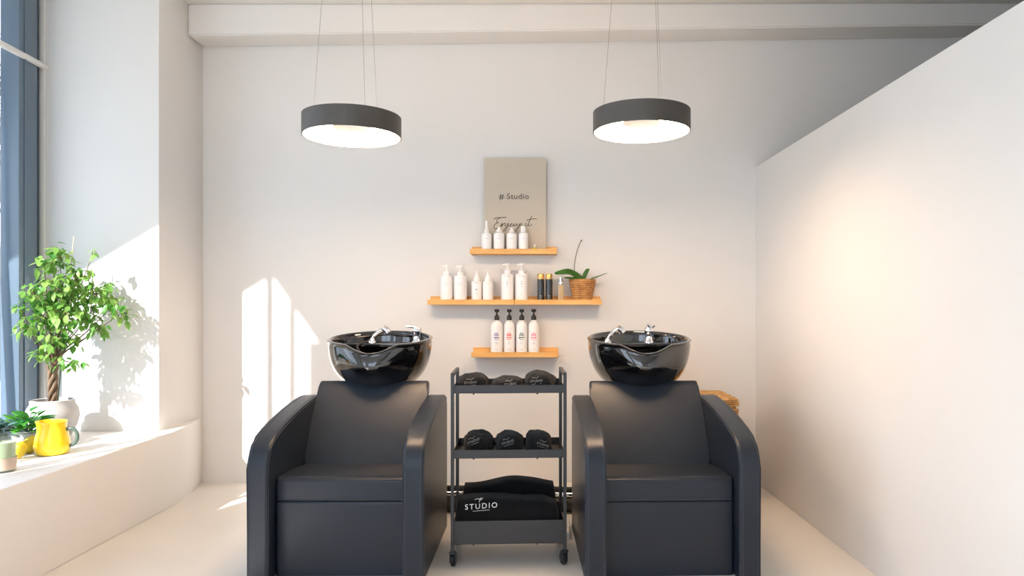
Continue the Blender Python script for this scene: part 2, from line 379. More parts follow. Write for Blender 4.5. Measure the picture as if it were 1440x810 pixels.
def make_chair(loc, rz, label, spx, mix, lever):
    t = empty('shampoo_chair', label, 'shampoo chair', loc, rz, None)
    W = 0.3635; TA = 0.086
    prof = [(0, 0), (0, 0.47), (0.006, 0.512), (0.024, 0.548), (0.05, 0.572), (0.09, 0.592), (0.16, 0.614), (0.26, 0.638), (0.40, 0.664), (0.55, 0.684), (0.66, 0.694), (0.70, 0.694), (0.735, 0.68), (0.76, 0.64), (0.76, 0)]
    for s in (-1, 1):
        xa, xb = (s*W, s*(W-TA)) if s < 0 else (W-TA, W)
        a = obj('armrest', prism(NB(), prof, 'x', xa, xb, 0.010, 3), 'leather', t, smooth=40)
        sm = NB()
        for xx in (xa+0.0008, xb-0.0008):
            pts = []
            for (y, z) in prof[:-2]:
                pts.append((xx, y+0.011 if y < 0.03 else y, z-0.011 if y >= 0.006 else z))
            pts[0] = (xx, 0.011, 0.002)
            tube(sm, pts, 0.0026, 6)
        for xx in (xa+0.012, xb-0.012):
            tube(sm, [(xx, y-0.0002 if y < 0.03 else y, z+0.0002) for (y, z) in prof[:-2]], 0.0016, 5)
        obj('seam_piping', sm, 'thread', a)
    WI = W-TA-0.001
    # seat cushion
    bm = NB(); prism(bm, [(0.092, 0.318), (0.086, 0.333), (0.086, 0.397), (0.094, 0.411), (0.114, 0.420), (0.30, 0.408), (0.50, 0.392), (0.50, 0.31)], 'x', -WI, WI, 0.012, 3)
    s = obj('seat', bm, 'leather', t, smooth=40)
    sm = NB(); tube(sm, [(-WI+.01, 0.099, 0.4155), (WI-.01, 0.099, 0.4155)], 0.0018, 6); tube(sm, [(-WI+.01, 0.0885, 0.325), (WI-.01, 0.0885, 0.325)], 0.0025, 6); obj('seam_piping', sm, 'thread', s)
    # backrest, slightly padded
    bm = NB(); N = 12; K = 14
    f0, f1 = Vector((0, 0.44, 0.375)), Vector((0, 0.70, 0.762)); nrm = Vector((0, -0.84, 0.55)).normalized()
    prof2 = []
    for i in range(K+1):
        u = i/K; p = f0.lerp(f1, u)+nrm*(0.012*math.sin(PI*u)**0.6); prof2.append((p.y, p.z))
    prof2 += [(0.715, 0.764), (0.728, 0.756), (0.74, 0.735), (0.62, 0.46), (0.52, 0.32)]
    prism(bm, prof2, 'x', -WI, WI, 0.011, 3); obj('backrest', bm, 'leather', t, smooth=40)
    bm = NB(); prism(bm, [(0.090, 0.0), (0.090, 0.302), (0.098, 0.314), (0.45, 0.314), (0.45, 0)], 'x', -WI+.002, WI-.002, 0.008, 2); obj('front_panel', bm, 'leather', t)
    bm = NB(); prism(bm, [(0.46, 0.0), (0.46, 0.30), (0.62, 0.42), (0.73, 0.66), (0.80, 0.66), (0.82, 0.0)], 'x', -WI+.03, WI-.03, 0.01, 2); obj('pedestal', bm, 'leather', t)
    # basin
    by, bz = 0.845, 0.728
    b = obj('basin', bowl_bm(), 'bowl', t, (0, by, bz), smooth=60); b['label'] = 'glossy black wash basin with neck notch'
    bm = NB(); lathe(bm, [(0.0, -0.74), (0.11, -0.74), (0.11, -0.10), (0.085, -0.02), (0.085, 0.01), (0, 0.01)], 32); obj('basin_column', bm, 'bowl', t, (0, by+0.09, bz))
    # deck at the back inside the bowl (fixture bank)
    bm = NB(); pts = []
    for k in range(25):
        a = R(28)+k*R(124)/24; pts.append((0.247*math.cos(a), 0.232*math.sin(a)))
    prism(bm, pts, 'z', 0.198, 0.216, 0.004); obj('tap_deck', bm, 'bowl', b)
    # mixer
    bm = NB(); mx, my = mix, 0.165
    lathe(bm, [(0, 0.214), (0.030, 0.214), (0.030, 0.222), (0.023, 0.228), (0.023, 0.268), (0.026, 0.272), (0.026, 0.290), (0.02, 0.300), (0, 0.302)], 28, (mx, my))
    if lever == 0:
        tube(bm, [(mx, my, 0.297), (mx-0.02, my-0.005, 0.303), (mx-0.062, my-0.01, 0.306)], [0.012, 0.008, 0.005], 10)
    else:
        tube(bm, [(mx, my, 0.297), (mx-0.01, my-0.03, 0.312), (mx-0.022, my-0.05, 0.318)], [0.012, 0.008, 0.006], 10)
        tube(bm, [(mx, my, 0.292), (mx+0.03, my-0.008, 0.312)], [0.012, 0.006], 10)
    o = obj('mixer_tap', bm, 'chrome', b, smooth=50)
    bm = NB(); px, py = spx, 0.13
    lathe(bm, [(0, 0.214), (0.022, 0.214), (0.022, 0.224), (0.014, 0.232), (0.012, 0.240), (0, 0.240)], 24, (px, py))
    tube(bm, catmull([(px, py, 0.236), (px+0.012, py, 0.255), (px+0.035, py+.004, 0.277), (px+0.062, py+.01, 0.292)]), [0.009]*6+[0.011]*6+[0.014]*7, 12)
    tube(bm, [(px+0.055, py+.01, 0.300), (px+0.075, py+.012, 0.285), (px+0.082, py+.012, 0.270)], [0.018, 0.022, 0.021], 16)
    obj('spray_head', bm, 'chrome', b, smooth=50)
    bm = NB(); tube(bm, catmull([(px, py, 0.222), (px-0.05, py-0.02, 0.218), (px-0.06, py-0.09, 0.20), (px-0.01, py-0.16, 0.15)]), 0.006, 8); obj('hose', bm, 'rubber', b)
    bm = NB(); lathe(bm, [(0, 0.036), (0.03, 0.036), (0.03, 0.042), (0.02, 0.045), (0, 0.045)], 24); obj('drain', bm, 'chrome', b)
    return t
make_chair((-0.860, 2.925, 0), R(0.4), 'charcoal leather shampoo chair with black basin, left of the black trolley', -0.075, 0.165, 0)
make_chair((0.534, 2.925, 0), R(2.1), 'charcoal leather shampoo chair with black basin, right of the trolley, wicker hamper behind it', -0.150, 0.085, 1)

# ================================================ PENDANT LAMPS
def make_lamp(loc, label, angs):
    t = empty('pendant_lamp', label, 'pendant lamp', loc, 0, None)
    RO, H = 0.225, 0.094
    bm = NB(); lathe(bm, [(RO-0.002, 0.0), (RO, 0.001), (RO, H), (RO-0.006, H+0.001), (0.09, H+0.001), (0.09, H-0.004), (RO-0.003, H-0.004), (RO-0.002, 0.0)], 72); s = obj('lamp_shade', bm, 'shade', t, smooth=40)
    bm = NB(); lathe(bm, [(RO-0.006, 0.001), (RO-0.0035, 0.001), (RO-0.0035, H-0.005), (RO-0.006, H-0.005), (RO-0.006, 0.001)], 72); obj('shade_lining', bm, 'whitemetal', t, smooth=40)
    bm = NB(); lathe(bm, [(0.088, 0.046), (RO-0.0065, 0.046), (RO-0.0065, 0.054), (0.088, 0.054), (0.088, 0.046)], 72); obj('diffuser', bm, 'led', t, smooth=30)
    bm = NB(); lathe(bm, [(0.084, 0.044), (0.088, 0.044), (0.088, H-0.004), (0.084, H-0.004), (0.084, 0.044)], 48); o = obj('inner_ring', bm, 'whitemetal', t)
    bm = NB(); lathe(bm, [(0.10, H+0.0012), (RO-0.02, H+0.0012), (RO-0.02, H+0.004), (0.10, H+0.004), (0.10, H+0.0012)], 72); obj('ceiling_fill_ring', bm, 'ceiling_fill', t, smooth=30)  # glowing ring added on top to lift the ceiling and upper wall
    top = 3.03-loc[2]
    for a in angs:
        bm = NB(); ca, sa = math.cos(R(a)), math.sin(R(a))
        tube(bm, [(0.18*ca, 0.18*sa, H), (0.105*ca, 0.105*sa, top-0.02)], 0.0011, 6); obj('suspension_wire', bm, 'wire', t)
    bm = NB(); lathe(bm, [(0, top-0.03), (0.125, top-0.03), (0.13, top-0.026), (0.13, top), (0, top)], 48); obj('ceiling_canopy', bm, 'shade', t)
    return t
make_lamp((-0.893, 3.31, 1.931), 'grey drum ring pendant lamp hanging over the left shampoo chair', (183, 303, 63))
make_lamp((0.4535, 3.31, 1.953), 'grey drum ring pendant lamp hanging over the right shampoo chair', (168, 288, 48))

# ================================================ SHELVES, POSTER
def shelf(xc, zb, label):
    bm = NB(); h = 0.275
    # one-piece picture ledge: front lip, floor, taller back rail
    prism(bm, [(4.49, zb), (4.49, zb+0.032), (4.503, zb+0.032), (4.503, zb+0.016), (4.616, zb+0.016), (4.616, zb+0.055), (4.6295, zb+0.055), (4.6295, zb)], 'x', xc-h, xc+h, 0.0015, 1)
    for v in bm.verts: v.co -= Vector((xc, 4.56, zb))
    o = obj('wall_shelf', bm, 'pine', loc=(xc, 4.56, zb)); return tag(o, label, 'wall shelf', None)
Z3, Z2, Z1 = 0.8235, 1.1560, 1.4770
shelf(-0.193, Z1, 'short pine picture ledge under the sign, topmost of the wall shelves')
shelf(-0.4625, Z2, 'pine ledge in the middle row, left half, with white bottles on it')
shelf(0.0895, Z2, 'pine ledge in the middle row, right half, with the orchid basket on it')
shelf(-0.184, Z3, 'lowest pine ledge above the trolley, holding four black pump bottles')
T1, T2, T3 = Z1+0.0165, Z2+0.0165, Z3+0.0165
sg = empty('sign_board', 'tall beige sign board reading # Studio, Enjoy it, standing on the top shelf', 'sign', (-0.187, 4.595, T1))
bm = NB(); box(bm, -0.2, 0.2, -0.010, 0.012, 0, 0.607, 0.002); obj('board', bm, 'poster', sg)
def sx_(x): return (x-765)*4.585/1000+0.187
def sz_(y): return 1.14-(y-432)*4.585/1000-T1
o = obj('lettering', text_bm('# Studio', 0.052, spacing=1.08), 'ink', sg, (sx_(723), -0.0112, sz_(276.5)), smooth=0); o['label'] = 'dark printed words # Studio'
strokes = [
 [(694, 309), (697, 306.5), (704, 306), (712, 305.5)], [(703.5, 306.5), (699.5, 308.5), (698.5, 312), (701, 313)], [(701, 313), (696.5, 315), (694.6, 319), (697, 321.8), (702.5, 319.6)], 
 [(703, 319), (706, 314.5), (706.5, 313.8), (705, 319), (708, 315), (710.5, 314), (710, 318), (712, 317.5), (714.5, 314)],
 [(715, 314), (713.5, 319), (710.5, 324.5), (708, 324.5), (711, 320.5), (716, 317.5), (720, 314.5)], [(720.5, 314), (718, 315.5), (718, 318.5), (721, 317.5), (723, 314.5), (722.5, 318), (725, 317), (727, 314)],
 [(727, 314), (727, 317.5), (730, 316), (732, 313.5), (729.5, 319.5), (726, 325), (723.5, 325), (727, 320.5), (733, 316.5), (735, 314)],
 [(740, 313), (738.5, 317), (739.5, 319), (743, 315)], [(748, 303.5), (745, 310), (743.2, 316), (744.5, 318), (748, 315)], [(740.5, 309.6), (747, 308.2), (755, 307.5)], [(741.3, 309.6), (741.6, 309.2)], [(715.8, 310.2), (716.1, 309.8)]]
bm = NB()
for st in strokes:
    tube(bm, catmull([(sx_(x), -0.0105, sz_(y)) for x, y in st], 5), 0.0021, 5)
o = obj('script_lettering', bm, 'ink', sg); o['label'] = 'thin handwritten words Enjoy it'
bm = NB(); 
o = sg

# ================================================ BOTTLES
rnd = random.Random(5)
def PX(x, y=4.55): return (x-765)*y/1000
def bottle(x, z, h, r, kind, label, group, grey='bottle_grey', y=4.55, prt=None):
    t = empty('pump_bottle' if 'pump ' in label else 'bottle', label, 'bottle', (x, y, z), 0, group)
    e = min(0.008, r*.3)
    if kind == 'square':    # oblong body, sloping shoulders, slim cone nozzle
        bm = NB(); box(bm, -r, r, -r*.7, r*.7, 0, h, 0.008, 3); obj('body', bm, 'bottle', t)
    elif kind == 'shoulder':
        bm = NB(); lathe(bm, [(0, 0), (r-e, 0), (r, e), (r, h-0.016), (r*.97, h-0.009), (r*.88, h-0.003), (r*.70, h), (0, h)], 36); obj('body', bm, 'bottle', t, smooth=50)
    else:
        bm = NB(); lathe(bm, [(0, 0), (r-e, 0), (r, e), (r, h-1.1*r), (r*.93, h-.7*r), (r*.72, h-.32*r), (r*.45, h-.08*r), (r*.4, h), (0, h)], 36); obj('body', bm, 'bottle', t, smooth=50)
    return t
def nozzle(t, z, r, kind, m='bottle'):
    bm = NB()
    if kind == 'cone':
        lathe(bm, [(0, z-0.003), (r*.62, z-0.003), (r*.62, z+0.012), (r*.35, z+0.03), (0.0055, z+0.045), (0.004, z+0.062), (0, z+0.063)], 24)
        obj('nozzle_cap', bm, m, t, smooth=40)
    elif kind == 'spire':
        lathe(bm, [(0, z-0.003), (r*.55, z-0.003), (r*.5, z+0.014), (0.010, z+0.022), (0.009, z+0.075), (0, z+0.077)], 24); obj('dropper_cap', bm, m, t, smooth=40)
    elif kind == 'pump':
        lathe(bm, [(0, z-0.003), (r*.5, z-0.003), (r*.5, z+0.02), (0.008, z+0.026), (0.0055, z+0.05), (0, z+0.05)], 24)
        tube(bm, [(0.008, 0, z+0.056), (0.0, 0, z+0.057), (-0.022, -0.006, z+0.055), (-0.030, -0.009, z+0.050)], [0.010, 0.0105, 0.007, 0.005], 10)
        obj('pump_head', bm, m, t, smooth=40)
    elif kind == 'bpump':
        lathe(bm, [(0, z-0.002), (0.0165, z-0.002), (0.0170, z+0.012), (0.0155, z+0.022), (0.009, z+0.031), (0.0048, z+0.036), (0.0048, z+0.052), (0, z+0.052)], 28)
        lathe(bm, [(0, z+0.050), (0.0125, z+0.050), (0.0150, z+0.056), (0.0150, z+0.066), (0.0125, z+0.069), (0, z+0.069)], 28)
        tube(bm, [(0, 0, z+0.061), (0.004, -0.025, z+0.060), (0.005, -0.038, z+0.054)], [0.008, 0.006, 0.0045], 8)
        obj('pump_head', bm, 'pumpblack', t, smooth=40)
        bm = NB(); lathe(bm, [(0.0175, z-0.006), (0.0185, z-0.006), (0.0185, z-0.001), (0.0175, z-0.001), (0.0175, z-0.006)], 24); obj('neck_ring', bm, 'whitemetal', t)
# -- bottom shelf: four black-pump bottles
for (xa, xb, colr, nm, g2) in ((690, 707.3, 'purple', 'purple', 0), (708.4, 724, 'red', 'red', 0), (725.6, 741.6, 'teal', 'dark green', 0), (742.6, 758.4, 'pink', 'pink', 1)):
    r = (xb-xa)/2*4.55/1000*0.985; x = PX((xa+xb)/2)
    where = {'purple': 'leftmost of four on lowest shelf', 'red': 'second from left on lowest shelf', 'dark green': 'third from left on lowest shelf', 'pink': 'rightmost of four on lowest shelf'}[nm]
    t = bottle(x, T3, 0.213, r, 'pump', 'white bottle with black pump and %s printing, %s' % (nm, where), 'black pump bottles on the lowest shelf')
    nozzle(t, 0.218 if not g2 else 0.219, r, 'bpump')
    o = obj('printed_label', marks_bm([(0.136, 0.006, 0.022), (0.124, 0.014, 0.030), (0.107, 0.013, 0.034), (0.094, 0.005, 0.024)], 0, r, rnd), colr, t); o['label'] = nm+' printed lettering'
    o = obj('small_print', marks_bm([(0.078, 0.004, 0.016), (0.068, 0.004, 0.018), (0.030, 0.003, 0.022)], 0, r, rnd), 'paleblue', t)
# -- middle shelf
mid = [(619.4, 636.6, 0.170, 'pump', 'white pump bottle, leftmost on the middle shelf', 'r'), (638.2, 656.8, 0.168, 'pump', 'white pump bottle, second from the left on the middle shelf', 'r'),
       (663, 677.6, 0.135, 'cone', 'small white cone-capped bottle with a dark mark, middle shelf, left of its twin', 's'), (678.6, 693.7, 0.135, 'cone', 'small plain white cone-capped bottle, middle shelf, right of its twin', 's'),
       (704.4, 722.4, 0.182, 'pump', 'tall white pump bottle with pale blue print, left of the tall pair', 'r'), (724.4, 743, 0.182, 'pump', 'tall white pump bottle beside the black gold-capped bottles', 'r')]
for i, (xa, xb, h, k, lab, q) in enumerate(mid):
    r = (xb-xa)/2*4.55/1000*0.98; x = PX((xa+xb)/2)
    t = bottle(x, T2, h, r, 'shoulder', lab, 'white bottles on the middle shelf')
    # squarer shoulders
    nozzle(t, h+0.002, r, k)
    if i in (0, 1): o = obj('band', marks_bm([(0.122, 0.0022, 0.05), (0.110, 0.003, 0.026)], 0, r, rnd), 'paleblue', t)
    elif i == 2: obj('printed_mark', marks_bm([(0.122, 0.0025, 0.036), (0.080, 0.009, 0.013), (0.055, 0.006, 0.008)], 0, r, rnd), 'bottle_grey', t)
    elif i == 3: obj('printed_mark', marks_bm([(0.122, 0.0025, 0.034)], 0, r, rnd), 'bottle_grey', t)
    else:
        obj('printed_mark', marks_bm([(0.165, 0.003, 0.038)], 0, r, rnd), 'bottle_grey', t)
        obj('small_print', marks_bm([(0.130, 0.008, 0.010), (0.116, 0.008, 0.012), (0.100, 0.006, 0.010), (0.045, 0.004, 0.006)], 0, r, rnd), 'paleblue', t)
for i, (xa, xb) in enumerate(((755.6, 765.4), (767.2, 777.2))):
    r = (xb-xa)/2*4.55/1000*.97; x = PX((xa+xb)/2)
    t = empty('serum_bottle', ['black bottle with gold cap, nearer the white pump bottles', 'black bottle with gold cap, nearer the beige perfume bottle'][i], 'bottle', (x, 4.55, T2), 0, 'black and gold bottles')
    bm = NB(); lathe(bm, [(0, 0), (r-.003, 0), (r, .003), (r, 0.146), (0, 0.146)], 32); obj('body', bm, 'blackglass', t)
    bm = NB(); lathe(bm, [(0, 0.147), (r, 0.147), (r, 0.176), (r-.002, 0.180), (0, 0.180)], 32); obj('cap', bm, 'gold', t)
    bm = NB(); lathe(bm, [(r-.001, 0.004), (r+.0004, 0.004), (r+.0004, 0.012), (r-.001, 0.012)], 32); obj('base_band', bm, 'gold', t)
    bm = NB()
    for q in range(4):
        a = R(60+q*14)
    obj('printed_mark', marks_bm([(0.040, 0.006, 0.006), (0.026, 0.004, 0.008)], 0, r, rnd), 'gold', t)
t = empty('perfume_bottle', 'slim beige glass bottle with silver cap beside the orchid basket', 'bottle', (PX(788.7), 4.55, T2))
bm = NB(); box(bm, -0.0175, 0.0175, -0.012, 0.012, 0, 0.112, 0.003); obj('body', bm, 'amber', t)
bm = NB(); lathe(bm, [(0, 0.112), (0.009, 0.112), (0.009, 0.120), (0, 0.120)], 20); obj('collar', bm, 'chrome', t)
bm = NB(); box(bm, -0.0165, 0.0165, -0.011, 0.011, 0.118, 0.126, 0.002); lathe(bm, [(0, 0.126), (0.0115, 0.126), (0.0115, 0.158), (0, 0.158)], 24); obj('cap', bm, 'chrome', t)
# -- top shelf
top = [(677, 691.6, 0.117, 'spire', 'white dropper bottle with a tall thin tip, leftmost on the top shelf'), (693.8, 709.6, 0.122, 'cone', 'white cone-capped bottle beside the tall-tipped one on the top shelf'),
       (711.8, 727.4, 0.120, 'cone', 'white cone-capped bottle, third from left on the top shelf'), (728.8, 743, 0.122, 'pump', 'white bottle with upright cap, rightmost on the top shelf')]
for i, (xa, xb, h, k, lab) in enumerate(top):
    r = (xb-xa)/2*4.535/1000*0.97; x = PX((xa+xb)/2, 4.535)
    t = bottle(x, T1, h, r, 'shoulder', lab, 'white bottles on the top shelf', y=4.535)
    if k == 'cone':
        bm = NB(); lathe(bm, [(0, h+.002), (r*.6, h+.002), (r*.55, h+.010), (0.008, h+.026), (0.006, h+.036), (0, h+.037)], 24); obj('nozzle_cap', bm, 'bottle', t, smooth=40)
    elif k == 'spire': nozzle(t, h+0.004, r, 'spire')
    else:
        bm = NB(); lathe(bm, [(0, h+.002), (r*.55, h+.002), (r*.5, h+.04), (0, h+.042)], 24); obj('cap', bm, 'bottle', t, smooth=40)
    obj('printed_mark', marks_bm([(0.082, 0.003, 0.026)], 0, r, rnd), 'paleblue', t)
t = empty('trinket', 'tiny yellow ornament at the right end of the top shelf', 'ornament', (PX(752, 4.53), 4.53, T1))
bm = NB(); lathe(bm, [(0, 0), (0.013, 0), (0.016, 0.014), (0.013, 0.026), (0, 0.029)], 20); obj('body', bm, 'lemon', t)
bm = NB(); lathe(bm, [(0, 0.028), (0.005, 0.028), (0.006, 0.034), (0.004, 0.046), (0, 0.048)], 16); obj('tip', bm, 'bottle', t)

# orchid in basket
t = empty('potted_orchid', 'flowerless orchid in a woven seagrass basket at the right end of the middle shelf', 'potted plant', (PX(819, 4.555), 4.555, T2))
bm = NB()
prof = []
for i in range(15):
    u = i/14; prof.append((0.054+0.033*u**0.8+0.0025*(i % 2), 0.145*u))
lathe(bm, [(0, 0)]+prof+[(0.078, 0.146), (0.074, 0.128), (0, 0.128)], 40); 
obj('basket', bm, 'seagrass', t, smooth=30)
bm = NB(); lathe(bm, [(0, 0.129), (0.072, 0.129), (0.05, 0.134), (0, 0.137)], 24); obj('moss', bm, 'soil', t)
def leafstrip(bm, pts, width, fold=0.12, taper=0.9, n=6, up=Vector((0, 0, 1)), thick=0.003):
    P = catmull(pts, n); N = len(P); L = []
    for i, p in enumerate(P):
        u = i/(N-1); wd = width*(math.sin(PI*min(1, u*0.86+0.10))**0.7)
        if i == N-1: wd = width*0.05
        t_ = (P[min(i+1, N-1)]-P[max(i-1, 0)]).normalized(); s = t_.cross(up)
        if s.length < 0.05: s = Vector((1, 0, 0))
        s.normalize(); nn = s.cross(t_)
        L.append([bm.verts.new(p+s*wd*k+nn*(abs(k)*wd*fold)) for k in (-1, -.5, 0, .5, 1)])
    for A, B in zip(L[:-1], L[1:]):
        for k in range(4): bm.faces.new((A[k], A[k+1], B[k+1], B[k]))
def solid(bm, th):
    g = bmesh.ops.solidify(bm, geom=list(bm.faces), thickness=th)
for pts, wd, upv in (([(0.005, -0.01, 0.135), (-0.03, -0.02, 0.165), (-0.085, -0.035, 0.190), (-0.135, -0.045, 0.187), (-0.180, -0.05, 0.180)], 0.026, Vector((0, -.75, .65))),
                ([(0.01, 0, 0.13), (-0.02, -0.03, 0.150), (-0.08, -0.055, 0.150), (-0.12, -0.06, 0.155)], 0.014, Vector((0, -.6, .8))),
                ([(0.01, 0.0, 0.13), (0.012, 0.0, 0.165), (0.030, -0.005, 0.200), (0.045, -0.01, 0.210)], 0.014, Vector((0, -1, .3))),
                ([(0.02, -0.01, 0.13), (0.06, -0.02, 0.150), (0.11, -0.03, 0.166), (0.158, -0.035, 0.186)], 0.012, Vector((0, -.35, .95))),
                ([(0.02, 0.01, 0.13), (0.07, 0.0, 0.152), (0.10, 0.0, 0.160)], 0.010, Vector((0, -.35, .95)))):
    bm = NB(); leafstrip(bm, pts, wd, 0.15, up=upv); solid(bm, 0.002); obj('leaf', bm, 'orchid', t, smooth=60)
bm = NB(); tube(bm, catmull([(-0.035, 0.01, 0.132), (-0.050, 0.01, 0.19), (-0.048, 0.005, 0.26), (-0.030, 0, 0.34), (-0.008, 0, 0.395)]), 0.0026, 8)
tube(bm, [(-0.010, 0, 0.388), (-0.002, 0, 0.400)], [0.0045, 0.003], 8)
obj('flower_spike', bm, 'twig', t)

# ================================================ TROLLEY
tr = empty('utility_trolley', 'slim anthracite three-tier metal trolley on castors between the two shampoo chairs', 'trolley', (-0.154, 3.12, 0), R(2.6))
HW, D = 0.2545, 0.30; pw = 0.0075
for sx in (-1, 1):
    # side frame: two posts joined by top handle
    bm = NB(); xc = sx*(HW-pw)
    box(bm, xc-pw, xc+pw, 0, 2*pw, 0.070, 0.852, 0.0015); box(bm, xc-pw, xc+pw, D-2*pw, D, 0.070, 0.852, 0.0015); box(bm, xc-pw, xc+pw, 2*pw, D-2*pw, 0.837, 0.852, 0.0015)
    box(bm, xc-pw*.6, xc+pw*.6, 2*pw, D-2*pw, 0.10, 0.112, 0.001)
    obj('side_frame', bm, 'trolley', tr)
def tray(z0, z1, name='tray'):
    bm = NB(); xi = HW-2*pw+0.002; y0, y1 = 0.003, D-0.003; th = 0.003
    box(bm, -xi, xi, y0, y1, z0, z0+th); box(bm, -xi, xi, y0, y0+th, z0, z1); box(bm, -xi, xi, y1-th, y1, z0, z1); box(bm, -xi, -xi+th, y0, y1, z0, z1); box(bm, xi-th, xi, y0, y1, z0, z1)
    # rolled lips
    tube(bm, [(-xi, y0+.0015, z1), (xi, y0+.0015, z1), (xi, y1-.0015, z1), (-xi, y1-.0015, z1)], 0.0022, 6, closed=True)
    for px in (-0.155, 0.125): box(bm, px-.004, px+.004, y0+0.004, y0+0.012, z0-0.006, z0+0.001, 0.001)
    return obj(name, bm, 'trolley', tr, smooth=30)
tray(0.762, 0.796); tray(0.477, 0.512); tray(0.100, 0.201)
for sx, sy in ((-1, 0), (1, 0), (-1, 1), (1, 1)):
    bm = NB(); cx = sx*(HW-pw); cy = pw if sy == 0 else D-pw; ang = R(25 if sx > 0 else -12)
    t2 = Matrix.Translation((cx, cy, 0))@Matrix.Rotation(ang, 4, 'Z')
    b2 = NB()
    # fork
    box(b2, -0.012, 0.012, -0.012, 0.012, 0.060, 0.070, 0.002); box(b2, -0.0125, -0.0095, -0.004, 0.022, 0.018, 0.062, 0.001); box(b2, 0.0095, 0.0125, -0.004, 0.022, 0.018, 0.062, 0.001)
    for v in b2.verts: v.co = t2@v.co
    c = obj('castor', b2, 'trolley', tr)
    w2 = NB(); lathe(w2, [(0, -0.0085), (0.020, -0.0085), (0.0265, -0.006), (0.0275, 0), (0.0265, 0.006), (0.020, 0.0085), (0, 0.0085)], 32)
    mm = t2@Matrix.Translation((0, 0.014, 0.0275))@Matrix.Rotation(R(90), 4, 'Y')
    for v in w2.verts: v.co = mm@v.co
    obj('wheel', w2, 'rubber', c)
# rolled towels
def TR(x, y, z): # local trolley → world
    a = R(2.6); return (-0.154+x*math.cos(a)-y*math.sin(a), 3.12+x*math.sin(a)+y*math.cos(a), z)
def towel(lx, z, wd, h, seed, label, skew=0.0, logo=0.0, ldx=0, ldz=0):
    rnd = random.Random(seed); root = empty('rolled_towel', label, 'towel', TR(lx, 0.135, z), R(2.6)+R(rnd.uniform(-4, 4)), 'rolled black towels on the trolley')
    bm = NB(); NU, NV = 56, 30; dp = 0.105; rows = []
    def surf(u, v):   # u around (0..2pi) in xz, v -1..1 depth
        c, s = math.cos(u), math.sin(u)
        e = max(0.0, 1-abs(v)**2.8)**0.42
        px = math.copysign(abs(c)**0.82, c); pz = math.copysign(abs(s)**(0.92 if s > 0 else 0.35), s)
        x = px*wd/2*(0.25+0.75*e); zz = (pz*0.5+0.5)
        # crease along the front: two fold layers
        zc = 0.30+0.12*c*skew
        groove = math.exp(-((zz-zc)/0.05)**2)*0.006
        nz = noise.noise(Vector((x*16+seed*7, v*2.2, zz*2.6)))*0.010+noise.noise(Vector((x*45, v*8+seed, zz*9)))*0.0045
        z_ = zz*h*(0.32+0.68*e)+ skew*x*0.12
        y = v*dp
        n = Vector((c, v*0.8, s)).normalized()
        q = Vector((x, y, max(z_, 0)))+n*(nz-groove); q.z = max(q.z, 0.0); return q
    for j in range(NV+1):
        v = -1+2*j/NV; rows.append([bm.verts.new(surf(2*PI*i/NU, v)) for i in range(NU)])
    for A, B in zip(rows[:-1], rows[1:]):
        for i in range(NU): bm.faces.new((A[i], A[(i+1) % NU], B[(i+1) % NU], B[i]))
    bm.faces.new(rows[0][::-1]); bm.faces.new(rows[-1])
    o = obj('towel_roll', bm, 'towel', root, smooth=80)
    # embroidered white wording projected on the front of the roll
    from mathutils.bvhtree import BVHTree
    bt = bmesh.new(); bt.from_mesh(o.data); bt.faces.ensure_lookup_table(); tree = BVHTree.FromBMesh(bt)
    tb = text_bm('STUDIO', 0.0135, 0.0003, 1.2)
    bs = NB(); tube(bs, catmull([(-0.020, 0, 0.014), (-0.008, 0, 0.016), (0.0, 0, 0.012), (0.012, 0, 0.018)]), 0.0008, 4); tube(bs, [(-0.022, 0, -0.012), (0.022, 0, -0.011)], 0.0007, 4)
    me = bpy.data.meshes.new('x'); bs.to_mesh(me); tb.from_mesh(me); bs.free()
    ca, sa = math.cos(logo), math.sin(logo)
    for v in tb.verts:
        x = v.co.x*ca-v.co.z*sa+ldx; zz = v.co.x*sa+v.co.z*ca+h*0.60+ldz; off = v.co.y
        hit = tree.ray_cast(Vector((x, -0.5, zz)), Vector((0, 1, 0)))
        if hit[0] is None: hit = tree.ray_cast(Vector((x*0.8, -0.5, h*0.5)), Vector((0, 1, 0)))
        yy = hit[0].y if hit[0] else -dp
        v.co = Vector((x, yy-0.0012+off, zz))
    bt.free()
    obj('embroidery', tb, 'grey_thread', root, smooth=0)
def lx(px, yy): return (px-765)*yy/1000+0.154
for (pc, wpx, ytop, base, tz, seed, lab, sk, lg, dx, dz) in (
    (663.5, 46, 525, 0.7655, 0, 1, 'wide rolled black towel at the left of the trolley top tier', 0.2, 0.05, 0.0, -0.004),
    (712.5, 46, 529.5, 0.7655, 0, 2, 'flat rolled black towel in the middle of the trolley top tier', 0.4, 0.08, 0.008, -0.003),
    (759, 47, 523, 0.7655, 0, 3, 'rolled black towel at the right of the trolley top tier', 0.0, 0.12, -0.015, -0.002),
    (671.5, 44, 606, 0.4805, 0, 4, 'rolled black towel at the left of the middle tier', -0.1, 0.35, -0.015, 0.006),
    (716, 42, 607.5, 0.4805, 0, 5, 'rolled black towel in the centre of the middle tier', 0.1, 0.3, -0.010, 0.004),
    (757, 41, 608, 0.4805, 0, 6, 'rolled black towel at the right of the middle tier', 0.0, -0.3, 0.012, -0.006)):
    yy = 3.20; h = 1.14-(ytop-432)*(yy+0.03)/1000-base
    towel(lx(pc, yy)+0.006, base, wpx*yy/1000*0.92, h, seed, lab, sk, lg, dx, dz)
